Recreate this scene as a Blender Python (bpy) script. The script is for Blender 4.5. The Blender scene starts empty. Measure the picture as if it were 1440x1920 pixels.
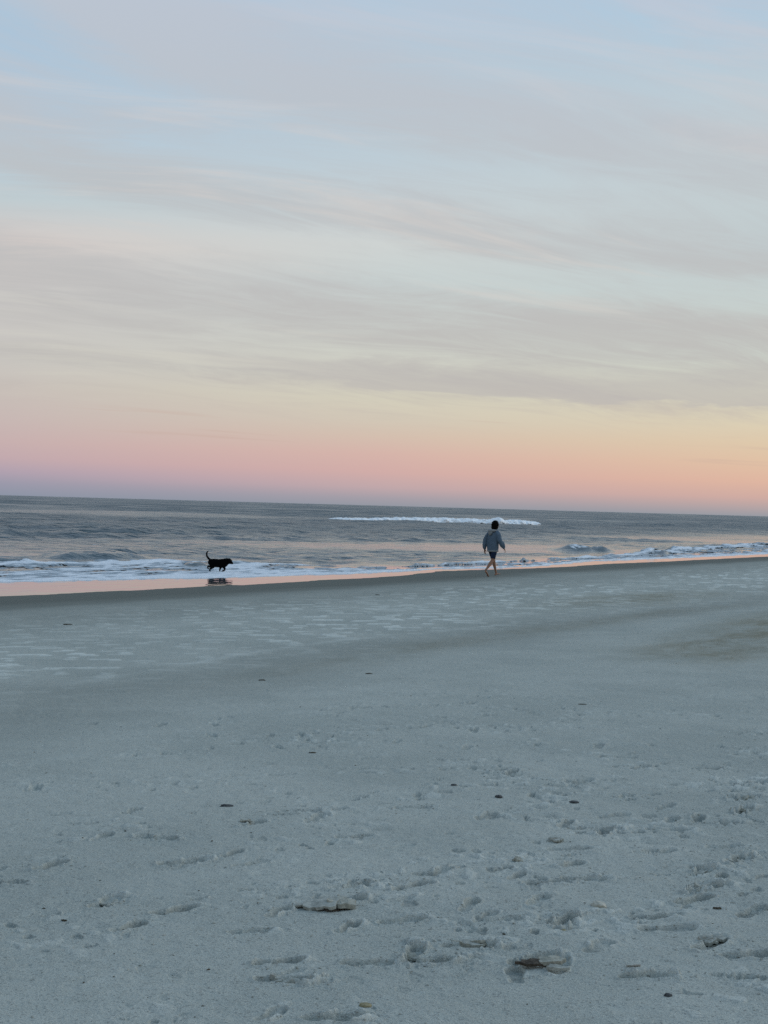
import bpy, bmesh, math, random
import numpy as np
from mathutils import Vector, Matrix

# ------------------------------------------------------------------ camera, sky, sun, exposure
scene = bpy.context.scene
COL = scene.collection
R = math.radians
ZC = 2.3                      # camera above the water level
FPX = 2774.0                  # focal length in pixels of a 1440 x 1920 frame
ROLL = R(1.59)
PITCH = R(-0.25)

cam_data = bpy.data.cameras.new('camera')
cam_data.sensor_fit = 'VERTICAL'
cam_data.sensor_height = 36.0
cam_data.lens = 36.0 * FPX / 1920.0
cam_data.clip_start = 0.05
cam_data.clip_end = 40000.0
cam = bpy.data.objects.new('camera', cam_data)
COL.objects.link(cam)
CAM_M = Matrix.Rotation(R(90) + PITCH, 3, 'X') @ Matrix.Rotation(ROLL, 3, 'Z')
cam.matrix_world = Matrix.Translation((0, 0, ZC)) @ CAM_M.to_4x4()
scene.camera = cam

scene.view_settings.view_transform = 'Standard'
scene.view_settings.look = 'None'
scene.view_settings.exposure = 0.0
scene.view_settings.gamma = 1.0
scene.view_settings.use_curve_mapping = False
scene.render.engine = 'CYCLES'
scene.cycles.use_denoising = False
scene.cycles.sample_clamp_indirect = 4.0
scene.cycles.max_bounces = 6

SUN_AZ = 62.0                 # degrees clockwise from the view axis: off to the right
SUN_EL = 30.0


def lin(c, a=1.0):
    out = []
    for v in c:
        v = v / 255.0
        out.append(v / 12.92 if v <= 0.04045 else ((v + 0.055) / 1.055) ** 2.4)
    return (out[0], out[1], out[2], a)


class NT:
    """small helper for node trees"""
    def __init__(self, tree):
        self.t = tree
        self.n = tree.nodes
        self.l = tree.links

    def new(self, typ, **kw):
        nd = self.n.new(typ)
        for k, v in kw.items():
            setattr(nd, k, v)
        return nd

    def put(self, sock, v):
        if hasattr(v, 'links') or isinstance(v, bpy.types.NodeSocket):
            self.l.new(v, sock)
        else:
            sock.default_value = v

    def math(self, op, a, b=0.0, c=0.0, clamp=False):
        nd = self.new('ShaderNodeMath', operation=op, use_clamp=clamp)
        self.put(nd.inputs[0], a)
        self.put(nd.inputs[1], b)
        self.put(nd.inputs[2], c)
        return nd.outputs[0]

    def mix(self, fac, a, b, mode='MIX'):
        nd = self.new('ShaderNodeMix', data_type='RGBA', blend_type=mode)
        self.put(nd.inputs[0], fac)
        self.put(nd.inputs[6], a)
        self.put(nd.inputs[7], b)
        return nd.outputs[2]

    def rng(self, v, a, b, c=0.0, d=1.0, smooth=True):
        nd = self.new('ShaderNodeMapRange')
        nd.interpolation_type = 'SMOOTHSTEP' if smooth else 'LINEAR'
        self.put(nd.inputs[0], v)
        for i, x in enumerate((a, b, c, d)):
            self.put(nd.inputs[1 + i], x)
        return nd.outputs[0]

    def noise(self, vec, scale, detail=4.0, rough=0.5, dist=0.0):
        nd = self.new('ShaderNodeTexNoise')
        self.put(nd.inputs['Vector'], vec)
        nd.inputs['Scale'].default_value = scale
        nd.inputs['Detail'].default_value = detail
        nd.inputs['Roughness'].default_value = rough
        nd.inputs['Distortion'].default_value = dist
        return nd.outputs[0]

    def ramp(self, fac, stops):
        nd = self.new('ShaderNodeValToRGB')
        el = nd.color_ramp.elements
        while len(el) > 1:
            el.remove(el[-1])
        el[0].position = stops[0][0]
        el[0].color = stops[0][1]
        for p, c in stops[1:]:
            e = el.new(p)
            e.color = c
        self.put(nd.inputs[0], fac)
        return nd.outputs[0]

    def combine(self, x, y, z):
        nd = self.new('ShaderNodeCombineXYZ')
        self.put(nd.inputs[0], x)
        self.put(nd.inputs[1], y)
        self.put(nd.inputs[2], z)
        return nd.outputs[0]


def build_world():
    w = bpy.data.worlds.new('World')
    scene.world = w
    w.use_nodes = True
    t = NT(w.node_tree)
    t.n.clear()
    out = t.new('ShaderNodeOutputWorld')
    bg = t.new('ShaderNodeBackground')
    t.l.new(bg.outputs[0], out.inputs[0])
    tc = t.new('ShaderNodeTexCoord')
    sep = t.new('ShaderNodeSeparateXYZ')
    t.l.new(tc.outputs['Generated'], sep.inputs[0])
    x, y, z = sep.outputs
    elev = t.math('MULTIPLY', t.math('ARCSINE', z), 57.29578)
    az = t.math('MULTIPLY', t.math('ARCTAN2', x, y), 57.29578)
    pos = t.math('ADD', t.math('MULTIPLY', t.math('MINIMUM', elev, 20.0), 0.04),
                 t.math('MULTIPLY', t.math('MAXIMUM', t.math('SUBTRACT', elev, 20.0), 0.0), 0.2 / 70.0))

    def P(e):
        return e * 0.04 if e <= 20 else 0.8 + (e - 20) * 0.2 / 70

    high = [(30, (154, 182, 209)), (50, (130, 166, 199)), (90, (114, 151, 190))]
    left = [(0, (140, 148, 165)), (.45, (154, 153, 170)), (.9, (176, 161, 175)), (1.4, (193, 169, 174)), (2.0, (198, 175, 175)),
            (2.9, (198, 183, 180)), (4, (198, 190, 184)), (5, (199, 196, 191)), (7.5, (198, 196, 195)), (9.5, (211, 202, 198)),
            (11, (190, 203, 208)), (14, (176, 198, 216)), (17, (170, 195, 216)), (19.4, (172, 198, 219))] + high
    cent = [(0, (148, 152, 163)), (.3, (164, 158, 167)), (.7, (191, 167, 170)), (1.3, (208, 172, 168)), (2.0, (212, 179, 170)),
            (2.7, (210, 190, 175)), (3.3, (208, 198, 182)), (4.2, (210, 206, 188)), (5.2, (208, 208, 196)), (7, (201, 207, 203)),
            (8.5, (198, 208, 208)), (10, (205, 210, 209)), (13, (189, 204, 213)), (16, (180, 200, 214)), (19.5, (176, 199, 219))] + high
    right = [(0, (152, 155, 163)), (.3, (178, 163, 164)), (.7, (206, 171, 162)), (1.3, (221, 181, 161)), (2, (222, 191, 165)),
             (2.7, (220, 199, 171)), (3.5, (217, 206, 181)), (4.5, (213, 211, 191)), (6, (203, 211, 203)), (8, (196, 206, 205)),
             (10, (191, 202, 205)), (13.5, (195, 206, 210)), (16, (187, 203, 213)), (19, (170, 200, 222))] + high
    rs = [t.ramp(pos, [(P(e), lin(c)) for e, c in st]) for st in (left, cent, right)]
    # warm side: towards the glow off to the right
    sx, sy = math.sin(R(SUN_AZ)), math.cos(R(SUN_AZ))
    hl = t.math('SQRT', t.math('ADD', t.math('MULTIPLY', x, x), t.math('MULTIPLY', y, y)))
    g = t.math('DIVIDE', t.math('ADD', t.math('MULTIPLY', x, sx), t.math('MULTIPLY', y, sy)), t.math('MAXIMUM', hl, 0.001))
    f1 = t.rng(g, 0.233, 0.469, smooth=False)
    f2 = t.rng(g, 0.469, 0.676, smooth=False)
    sky = t.mix(f2, t.mix(f1, rs[0], rs[1]), rs[2])

    # thin cirrus, lying on a high curved layer: streaks run towards a vanishing point on the right
    k = 0.15
    zz = t.math('ADD', t.math('MAXIMUM', z, 0.0), k)
    px = t.math('DIVIDE', x, zz)
    py = t.math('DIVIDE', y, zz)
    a = R(66)
    al = t.math('ADD', t.math('MULTIPLY', px, math.sin(a)), t.math('MULTIPLY', py, math.cos(a)))
    ac = t.math('SUBTRACT', t.math('MULTIPLY', py, math.sin(a)), t.math('MULTIPLY', px, math.cos(a)))
    # broad bends of the streaks
    warp = t.math('SUBTRACT', t.noise(t.combine(t.math('MULTIPLY', al, 0.5), t.math('MULTIPLY', ac, 0.5), 3.7), 1.0, 2, 0.5), 0.5)
    ac2 = t.math('ADD', ac, t.math('MULTIPLY', warp, 0.9))
    big = t.noise(t.combine(t.math('MULTIPLY', al, 0.42), t.math('MULTIPLY', ac2, 1.55), 1.3), 1.0, 5, 0.52, 0.25)
    fine = t.noise(t.combine(t.math('MULTIPLY', al, 2.2), t.math('MULTIPLY', ac2, 7.5), 8.1), 1.0, 8, 0.72, 0.9)
    pale = t.noise(t.combine(t.math('MULTIPLY', al, 1.1), t.math('MULTIPLY', ac2, 5.0), 21.4), 1.0, 6, 0.62, 0.6)
    slope = t.math('ADD', 0.03, t.math('MULTIPLY', t.math('MULTIPLY', elev, elev), 0.0008))
    bend = t.math('MULTIPLY', t.math('SUBTRACT', t.noise(t.combine(t.math('MULTIPLY', al, 0.8), t.math('MULTIPLY', ac, 0.9), 14.2), 1.0, 4, 0.55, 0.3), 0.5), 3.4)
    ee = t.math('ADD', t.math('ADD', elev, t.math('MULTIPLY', t.math('MAXIMUM', t.math('MINIMUM', az, 40.0), -40.0), slope)), bend)
    prof = [(0, 0), (3.7, .05), (4.6, .55), (5.3, .12), (6.1, .55), (7.2, .9), (7.9, .65), (8.6, .12), (9.6, .05), (10.4, .75), (11.3, .6), (12.2, .25), (13.4, .12), (14.6, .8), (16.2, .7), (17.5, .3), (19.5, .1), (24, .5), (30, .2), (90, .3)]
    pf = t.ramp(t.math('ADD', t.math('MULTIPLY', t.math('MINIMUM', ee, 20.0), 0.04), t.math('MULTIPLY', t.math('MAXIMUM', t.math('SUBTRACT', ee, 20.0), 0.0), 0.2 / 70.0)),
                [(P(e_), (v, v, v, 1)) for e_, v in prof])
    dens = t.math('ADD', t.math('ADD', t.math('MULTIPLY', big, 0.32), t.math('MULTIPLY', fine, 0.44)), t.math('MULTIPLY', pf, 0.24))
    low = t.rng(elev, 2.2, 4.6)
    m1 = t.math('MULTIPLY', t.rng(dens, 0.36, 0.64), low)
    ccol = t.ramp(pos, [(P(0), lin((170, 150, 155))), (P(3), lin((190, 176, 170))), (P(5), lin((186, 183, 180))), (P(8), lin((187, 186, 186))),
                        (P(12), lin((187, 191, 195))), (P(19), lin((188, 195, 207))), (P(50), lin((150, 172, 205))), (1.0, lin((135, 162, 205)))])
    sky = t.mix(t.math('MULTIPLY', m1, 0.85), sky, ccol)
    # pale, faintly pink upper edges of the streaks
    m2 = t.math('MULTIPLY', t.rng(pale, 0.52, 0.70), t.rng(elev, 3.0, 6.0))
    pcol = t.ramp(pos, [(P(4), lin((210, 208, 194))), (P(8), lin((208, 206, 202))), (P(11), lin((211, 205, 201))), (P(17), lin((198, 202, 210))), (1.0, lin((165, 188, 220)))])
    sky = t.mix(t.math('MULTIPLY', m2, 0.55), sky, pcol)
    # one broad grey bank low on the right, its lower edge sharp
    ec = t.math('SUBTRACT', 5.15, t.math('MULTIPLY', az, 0.045))
    wob = t.math('MULTIPLY', t.math('SUBTRACT', t.noise(t.combine(t.math('MULTIPLY', az, 0.16), t.math('MULTIPLY', elev, 0.9), 2.2), 1.0, 5, 0.6, 0.4), 0.5), 2.2)
    de = t.math('ADD', t.math('SUBTRACT', elev, ec), wob)
    th = t.rng(az, -10.0, 14.0, 0.25, 1.0)
    bank = t.math('MULTIPLY', t.rng(de, -0.62, -0.35), t.math('SUBTRACT', 1.0, t.rng(t.math('DIVIDE', de, th), 0.2, 1.3)))
    bank = t.math('MULTIPLY', bank, t.math('MULTIPLY', t.rng(az, -11.0, 3.0), t.rng(az, 70.0, 25.0)))
    sky = t.mix(t.math('MULTIPLY', bank, 0.62), sky, lin((184, 180, 179)))
    # a few thin bars low over the horizon
    bar = t.noise(t.combine(t.math('MULTIPLY', az, 0.09), t.math('MULTIPLY', t.math('ADD', elev, t.math('MULTIPLY', az, 0.035)), 2.6), 5.5), 1.0, 3, 0.5)
    m3 = t.math('MULTIPLY', t.rng(bar, 0.60, 0.72), t.math('MULTIPLY', t.rng(elev, 1.2, 2.2), t.rng(elev, 4.5, 3.2)))
    sky = t.mix(t.math('MULTIPLY', m3, 0.35), sky, lin((196, 170, 160)))
    # atmosphere model underneath, very weak at this hour
    ns = t.new('ShaderNodeTexSky', sky_type='NISHITA')
    ns.sun_disc = False
    ns.sun_elevation = R(1.0)
    ns.sun_rotation = R(SUN_AZ)
    ns.air_density = 1.0
    add = t.new('ShaderNodeMix', data_type='RGBA', blend_type='ADD')
    add.inputs[0].default_value = 1.0
    sc = t.new('ShaderNodeMix', data_type='RGBA', blend_type='MULTIPLY')
    sc.inputs[0].default_value = 1.0
    t.l.new(ns.outputs[0], sc.inputs[6])
    sc.inputs[7].default_value = (0.008, 0.008, 0.008, 1)
    t.l.new(sky, add.inputs[6])
    t.l.new(sc.outputs[2], add.inputs[7])
    t.l.new(add.outputs[2], bg.inputs[0])
    bg.inputs[1].default_value = 1.0


build_world()

sun_data = bpy.data.lights.new('sun', 'SUN')
sun_data.energy = 0.88
sun_data.angle = R(42)
sun_data.color = (0.92, 0.97, 1.0)
sun = bpy.data.objects.new('sun', sun_data)
COL.objects.link(sun)
_d = Vector((math.sin(R(SUN_AZ)) * math.cos(R(SUN_EL)), math.cos(R(SUN_AZ)) * math.cos(R(SUN_EL)), math.sin(R(SUN_EL))))
sun.rotation_euler = _d.to_track_quat('Z', 'Y').to_euler()
sun.location = (20, 10, 12)


# ------------------------------------------------------------------ numeric helpers
def hash2(ix, iy, seed):
    h = (ix.astype(np.int64) * 374761393 + iy.astype(np.int64) * 668265263 + seed * 974711) & 0xFFFFFFFF
    h = ((h ^ (h >> 13)) * 1274126177) & 0xFFFFFFFF
    h = (h ^ (h >> 16)) & 0xFFFFFFFF
    return h


def gnoise(x, y, seed=0):
    """gradient noise, about -1 .. 1"""
    x = np.asarray(x, float)
    y = np.asarray(y, float)
    ix = np.floor(x)
    iy = np.floor(y)
    fx = x - ix
    fy = y - iy
    u = fx * fx * fx * (fx * (fx * 6 - 15) + 10)
    v = fy * fy * fy * (fy * (fy * 6 - 15) + 10)

    def gr(ox, oy):
        ang = hash2(ix + ox, iy + oy, seed) * (2 * math.pi / 4294967296.0)
        return np.cos(ang) * (fx - ox) + np.sin(ang) * (fy - oy)
    a = gr(0, 0)
    b = gr(1, 0)
    c = gr(0, 1)
    d = gr(1, 1)
    return 1.5 * ((a + (b - a) * u) + ((c + (d - c) * u) - (a + (b - a) * u)) * v)


def fbm(x, y, seed=0, octv=4, gain=0.5):
    s = 0.0
    a = 1.0
    n = 0.0
    for i in range(octv):
        s = s + a * gnoise(x * 2 ** i + 17.3 * i, y * 2 ** i - 9.1 * i, seed + i)
        n += a
        a *= gain
    return s / n


def sstep(x, a, b):
    t = np.clip((x - a) / (b - a), 0, 1)
    return t * t * (3 - 2 * t)


def ray(px, py):
    v = CAM_M @ Vector(((px - 720.0) / FPX, (960.0 - py) / FPX, -1.0))
    return np.array(v)


def at_z(px, py, z=0.0):
    d = ray(px, py)
    k = (z - ZC) / d[2]
    return np.array([d[0] * k, d[1] * k, z])


# shore frame: t runs along the waterline (away, to the right), s runs up the beach
UX, UY = 0.5, math.sqrt(0.75)
NX, NY = math.sqrt(0.75), -0.5
SX, SY = 0.0, 48.0


def to_ts(x, y):
    return (x - SX) * UX + (y - SY) * UY, (x - SX) * NX + (y - SY) * NY


def from_ts(t, s):
    return SX + t * UX + s * NX, SY + t * UY + s * NY


FILM = 0.010


def curve_from_px(pts, z=0.0):
    q = sorted([to_ts(*at_z(px, py, z)[:2]) for px, py in pts])
    ts = np.array([a for a, b in q])
    ss = np.array([b for a, b in q])
    g = np.arange(ts[0] - 6, ts[-1] + 6, 0.1)
    v = np.interp(g, ts, ss)
    k = np.hanning(15)
    k /= k.sum()
    v = np.convolve(np.pad(v, 7, mode='edge'), k, mode='valid')
    return g, v


EDGE = curve_from_px([(-250, 1133), (0, 1120.5), (120, 1116), (230, 1109.5), (300, 1106), (400, 1099), (470, 1097), (540, 1092.5), (610, 1087), (700, 1083), (765, 1077.5),
                      (820, 1070), (925, 1066.5), (1000, 1064.5), (1060, 1062), (1140, 1056.5), (1240, 1053), (1340, 1048), (1440, 1043.5), (1700, 1034)], 0.03)
FRONT = curve_from_px([(-250, 1092), (0, 1091), (100, 1089.5), (200, 1087), (300, 1084.5), (420, 1083), (560, 1078.5), (680, 1075), (760, 1070.5),
                       (820, 1066.5), (925, 1064.5), (1000, 1061.5), (1060, 1056.5), (1100, 1052), (1200, 1048.5), (1300, 1044.5), (1440, 1038.5), (1700, 1027)])


def s_edge(t):
    return np.interp(t, EDGE[0], EDGE[1])


def s_front(t):
    return np.minimum(np.interp(t, FRONT[0], FRONT[1]), s_edge(t) - 0.15)


_ps = np.array([-400, -60, -20, -8, 0, 6, 14.2, 15.0, 16.6, 24, 34, 60, 4000.0])
_pz = np.array([-6, -1.6, -0.55, -0.21, 0.0, 0.15, 0.345, 0.375, 0.455, 0.65, 0.86, 1.1, 1.4])


def sand_base(x, y):
    t, s = to_ts(x, y)
    fade = np.exp(-np.maximum(s, 0) / 5.0)
    q = s - s_edge(t) * fade
    q = q + 0.5 * gnoise(t / 9.0, s / 9.0, 3) * sstep(s, 5, 12)
    z = np.interp(q, _ps, _pz)
    sf = s_front(t)
    z = z + FILM * np.clip(np.minimum(s, s_edge(t)) - sf, 0, 6) * np.exp(-np.maximum(q, 0) / 6.0)
    z = z + 0.020 * gnoise(x / 4.3, y / 4.3, 11) * sstep(s, 2, 9)
    z = z + 0.010 * gnoise(x / 1.7, y / 1.7, 12) * sstep(s, 2, 9)
    return z, t, s, q


def on_sand(px, py):
    z = 0.4
    for _ in range(8):
        p = at_z(px, py, z)
        z = float(sand_base(p[0:1], p[1:2])[0][0])
    return at_z(px, py, z)


# ------------------------------------------------------------------ materials
def new_mat(name):
    m = bpy.data.materials.new(name)
    m.use_nodes = True
    t = NT(m.node_tree)
    b = t.n['Principled BSDF']
    return m, t, b


def attr(t, name):
    nd = t.new('ShaderNodeAttribute')
    nd.attribute_name = name
    return nd.outputs['Fac']


def bump(t, b, h, dist, strength=1.0):
    nd = t.new('ShaderNodeBump')
    nd.inputs['Strength'].default_value = strength
    nd.inputs['Distance'].default_value = dist
    t.put(nd.inputs['Height'], h)
    t.l.new(nd.outputs[0], b.inputs['Normal'])
    return nd


def mat_sand():
    m, t, b = new_mat('beach_sand')
    tc = t.new('ShaderNodeTexCoord')
    P = tc.outputs['Object']
    n1 = t.noise(P, 0.7, 5, 0.6)
    n2 = t.noise(P, 14.0, 4, 0.6)
    n3 = t.noise(P, 260.0, 2, 0.7)
    n4 = t.noise(P, 90.0, 2, 0.6)
    c = t.mix(t.rng(n1, 0.34, 0.66), (0.312, 0.332, 0.295, 1), (0.415, 0.426, 0.375, 1))
    c = t.mix(t.math('MULTIPLY', t.rng(n2, 0.35, 0.7), 0.35), c, (0.32, 0.315, 0.262, 1))
    c = t.mix(t.rng(n3, 0.40, 0.72, 0.0, 0.8), c, (0.64, 0.63, 0.54, 1))
    c = t.mix(t.rng(n4, 0.54, 0.72, 0.0, 0.75), c, (0.17, 0.17, 0.155, 1))
    c = t.mix(t.math('MULTIPLY', attr(t, 'pale'), 0.85), c, (0.70, 0.70, 0.62, 1))  # pale patches, plus light painted on raised crust
    c = t.mix(t.math('MULTIPLY', attr(t, 'stain'), 0.8), c, (0.215, 0.19, 0.125, 1))
    c = t.mix(t.math('MULTIPLY', attr(t, 'damp'), 0.72), c, (0.225, 0.228, 0.195, 1))  # damp bands, plus shade of pits and prints painted in
    wet = attr(t, 'wet')
    c = t.mix(wet, c, t.mix(t.rng(n2, 0.3, 0.7), (0.105, 0.112, 0.092, 1), (0.125, 0.13, 0.108, 1)))
    t.l.new(c, b.inputs['Base Color'])
    t.l.new(t.rng(wet, 0, 1, 0.95, 0.75, smooth=False), b.inputs['Roughness'])
    b.inputs['Specular IOR Level'].default_value = 0.10
    dry = t.math('SUBTRACT', 1.0, wet)
    h = t.math('ADD', t.math('MULTIPLY', n3, 0.35), t.math('ADD', t.math('MULTIPLY', n4, 0.7), t.math('MULTIPLY', n2, 1.6)))
    bump(t, b, t.math('MULTIPLY', h, dry), 0.008, 1.0)
    return m


def mat_clod(name, c1, c2, rough=0.95, scale=40.0, depth=0.004):
    m, t, b = new_mat(name)
    tc = t.new('ShaderNodeTexCoord')
    P = tc.outputs['Object']
    n = t.noise(P, scale, 4, 0.6)
    n2 = t.noise(P, scale * 6, 2, 0.6)
    c = t.mix(t.rng(n, 0.35, 0.65), c1 + (1,), c2 + (1,))
    c = t.mix(t.rng(n2, 0.5, 0.8, 0, 0.4), c, tuple(min(1, v * 1.25) for v in c2) + (1,))
    t.l.new(c, b.inputs['Base Color'])
    b.inputs['Roughness'].default_value = rough
    b.inputs['Specular IOR Level'].default_value = 0.2
    bump(t, b, t.math('ADD', n, t.math('MULTIPLY', n2, 0.3)), depth, 0.9)
    return m


def mat_sea():
    m, t, b = new_mat('sea_water')
    tc = t.new('ShaderNodeTexCoord')
    P = tc.outputs['Object']
    shallow = attr(t, 'shallow')
    chop = attr(t, 'chop')
    n = t.noise(P, 0.05, 4, 0.6)
    deep = t.mix(t.rng(n, 0.3, 0.7), (0.056, 0.084, 0.094, 1), (0.076, 0.106, 0.112, 1))
    c = t.mix(shallow, deep, (0.075, 0.088, 0.098, 1))
    foam = attr(t, 'foam')
    nf = t.noise(P, 3.2, 5, 0.65)
    fm = t.rng(t.math('ADD', foam, t.math('MULTIPLY', t.math('SUBTRACT', nf, 0.5), 1.1)), 0.42, 0.60)
    c = t.mix(fm, c, (0.74, 0.76, 0.77, 1))
    t.l.new(c, b.inputs['Base Color'])
    rough = t.math('ADD', t.rng(chop, 0, 1, 0.05, 0.30, smooth=False), t.math('MULTIPLY', attr(t, 'far'), 0.15))
    t.l.new(t.math('ADD', rough, t.math('MULTIPLY', fm, 0.6)), b.inputs['Roughness'])
    b.inputs['IOR'].default_value = 1.333
    mp = t.new('ShaderNodeMapping')
    t.l.new(P, mp.inputs[0])
    mp.inputs['Rotation'].default_value = (0, 0, R(-62))
    mp.inputs['Scale'].default_value = (0.45, 1.0, 1.0)
    w1 = t.noise(mp.outputs[0], 1.6, 4, 0.6, 0.4)
    w2 = t.noise(P, 0.35, 3, 0.55, 0.3)
    h = t.math('ADD', w1, t.math('MULTIPLY', w2, 2.0))
    bump(t, b, t.math('MULTIPLY', h, chop), 0.70, 1.0)
    return m


def mat_foam():
    m, t, b = new_mat('sea_foam')
    tc = t.new('ShaderNodeTexCoord')
    P = tc.outputs['Object']
    n = t.noise(P, 2.2, 5, 0.6)
    n2 = t.noise(P, 14.0, 4, 0.65)
    c = t.mix(t.rng(n, 0.35, 0.65), (0.72, 0.745, 0.755, 1), (0.86, 0.865, 0.87, 1))
    thick = attr(t, 'thick')
    c = t.mix(t.rng(t.math('ADD', thick, t.math('MULTIPLY', t.math('SUBTRACT', n2, 0.5), 0.8)), 0.1, 0.75), (0.30, 0.345, 0.37, 1), c)
    t.l.new(c, b.inputs['Base Color'])
    b.inputs['Roughness'].default_value = 0.7
    bump(t, b, n2, 0.05, 0.8)
    return m


def mat_plain(name, col, rough=0.8, var=0.3, scale=30.0, depth=0.003, spec=0.3):
    m, t, b = new_mat(name)
    tc = t.new('ShaderNodeTexCoord')
    n = t.noise(tc.outputs['Object'], scale, 4, 0.6)
    c = t.mix(n, tuple(v * (1 - var) for v in col) + (1,), tuple(min(1, v * (1 + var)) for v in col) + (1,))
    t.l.new(c, b.inputs['Base Color'])
    b.inputs['Roughness'].default_value = rough
    b.inputs['Specular IOR Level'].default_value = spec
    bump(t, b, n, depth, 0.7)
    return m


M_SAND = mat_sand()
M_SEA = mat_sea()
M_FOAM = mat_foam()
M_BREAKER = mat_plain('breaker_white_water', (0.93, 0.925, 0.90), 0.75, 0.05, 1.5, 0.06, 0.2)
M_CLOD = mat_clod('sand_crust', (0.28, 0.28, 0.24), (0.42, 0.415, 0.355))
M_CLOD_WARM = mat_clod('sand_crust_warm', (0.27, 0.262, 0.21), (0.40, 0.388, 0.32))
M_BARK = mat_clod('dark_bark', (0.040, 0.032, 0.024), (0.10, 0.080, 0.058), 0.85, 60)
M_DARK = mat_clod('dark_shell', (0.04, 0.042, 0.042), (0.10, 0.10, 0.095), 0.7, 60, 0.002)
M_SHELL = mat_clod('pale_shell', (0.40, 0.37, 0.29), (0.52, 0.49, 0.40), 0.6, 50, 0.002)
M_OCHRE = mat_clod('ochre_shell', (0.22, 0.18, 0.09), (0.33, 0.28, 0.16), 0.6, 50, 0.002)
M_TWIG = mat_clod('driftwood', (0.22, 0.20, 0.16), (0.34, 0.31, 0.26), 0.85, 70, 0.002)
M_WEED = mat_clod('dried_seaweed', (0.04, 0.032, 0.02), (0.10, 0.08, 0.05), 0.8, 60, 0.002)


# ------------------------------------------------------------------ object helpers
def tag(o, label=None, cat=None, group=None, kind=None):
    if label:
        o['label'] = label
    if cat:
        o['category'] = cat
    if group:
        o['group'] = group
    if kind:
        o['kind'] = kind
    return o


def mesh_np(name, co, faces, mat, smooth=True, attrs=None, tri=False):
    """faces: (n,4) or (n,3) integer array"""
    me = bpy.data.meshes.new(name)
    nv = len(co)
    nf, k = faces.shape
    me.vertices.add(nv)
    me.vertices.foreach_set('co', np.ascontiguousarray(co, dtype=np.float32).ravel())
    me.loops.add(nf * k)
    me.loops.foreach_set('vertex_index', np.ascontiguousarray(faces, dtype=np.int32).ravel())
    me.polygons.add(nf)
    me.polygons.foreach_set('loop_start', np.arange(0, nf * k, k, dtype=np.int32))
    me.polygons.foreach_set('loop_total', np.full(nf, k, dtype=np.int32))
    me.polygons.foreach_set('use_smooth', np.full(nf, smooth, dtype=bool))
    me.update(calc_edges=True)
    for an, av in (attrs or {}).items():
        a = me.attributes.new(an, 'FLOAT', 'POINT')
        a.data.foreach_set('value', np.ascontiguousarray(av, dtype=np.float32).ravel())
    me.materials.append(mat)
    o = bpy.data.objects.new(name, me)
    COL.objects.link(o)
    return o


def grid_faces(nr, nc, wrap=False):
    i = np.arange(nr - 1)[:, None]
    j = np.arange(nc if wrap else nc - 1)[None, :]
    j2 = (j + 1) % nc
    a = i * nc + j
    b = i * nc + j2
    c = (i + 1) * nc + j2
    d = (i + 1) * nc + j
    return np.stack([a, d, c, b], -1).reshape(-1, 4)


def angles(half, n, coarse):
    """azimuths (degrees, clockwise from the view axis): fine in front, coarse all the way round"""
    mid = np.linspace(-half, half, n)
    step = mid[1] - mid[0]
    side = []
    a = half
    while True:
        step = min(step * 1.25, coarse)
        a += step
        if a > 180:
            break
        side.append(a)
    side = np.array(side)
    return np.concatenate([-side[::-1], mid, side])


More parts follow.
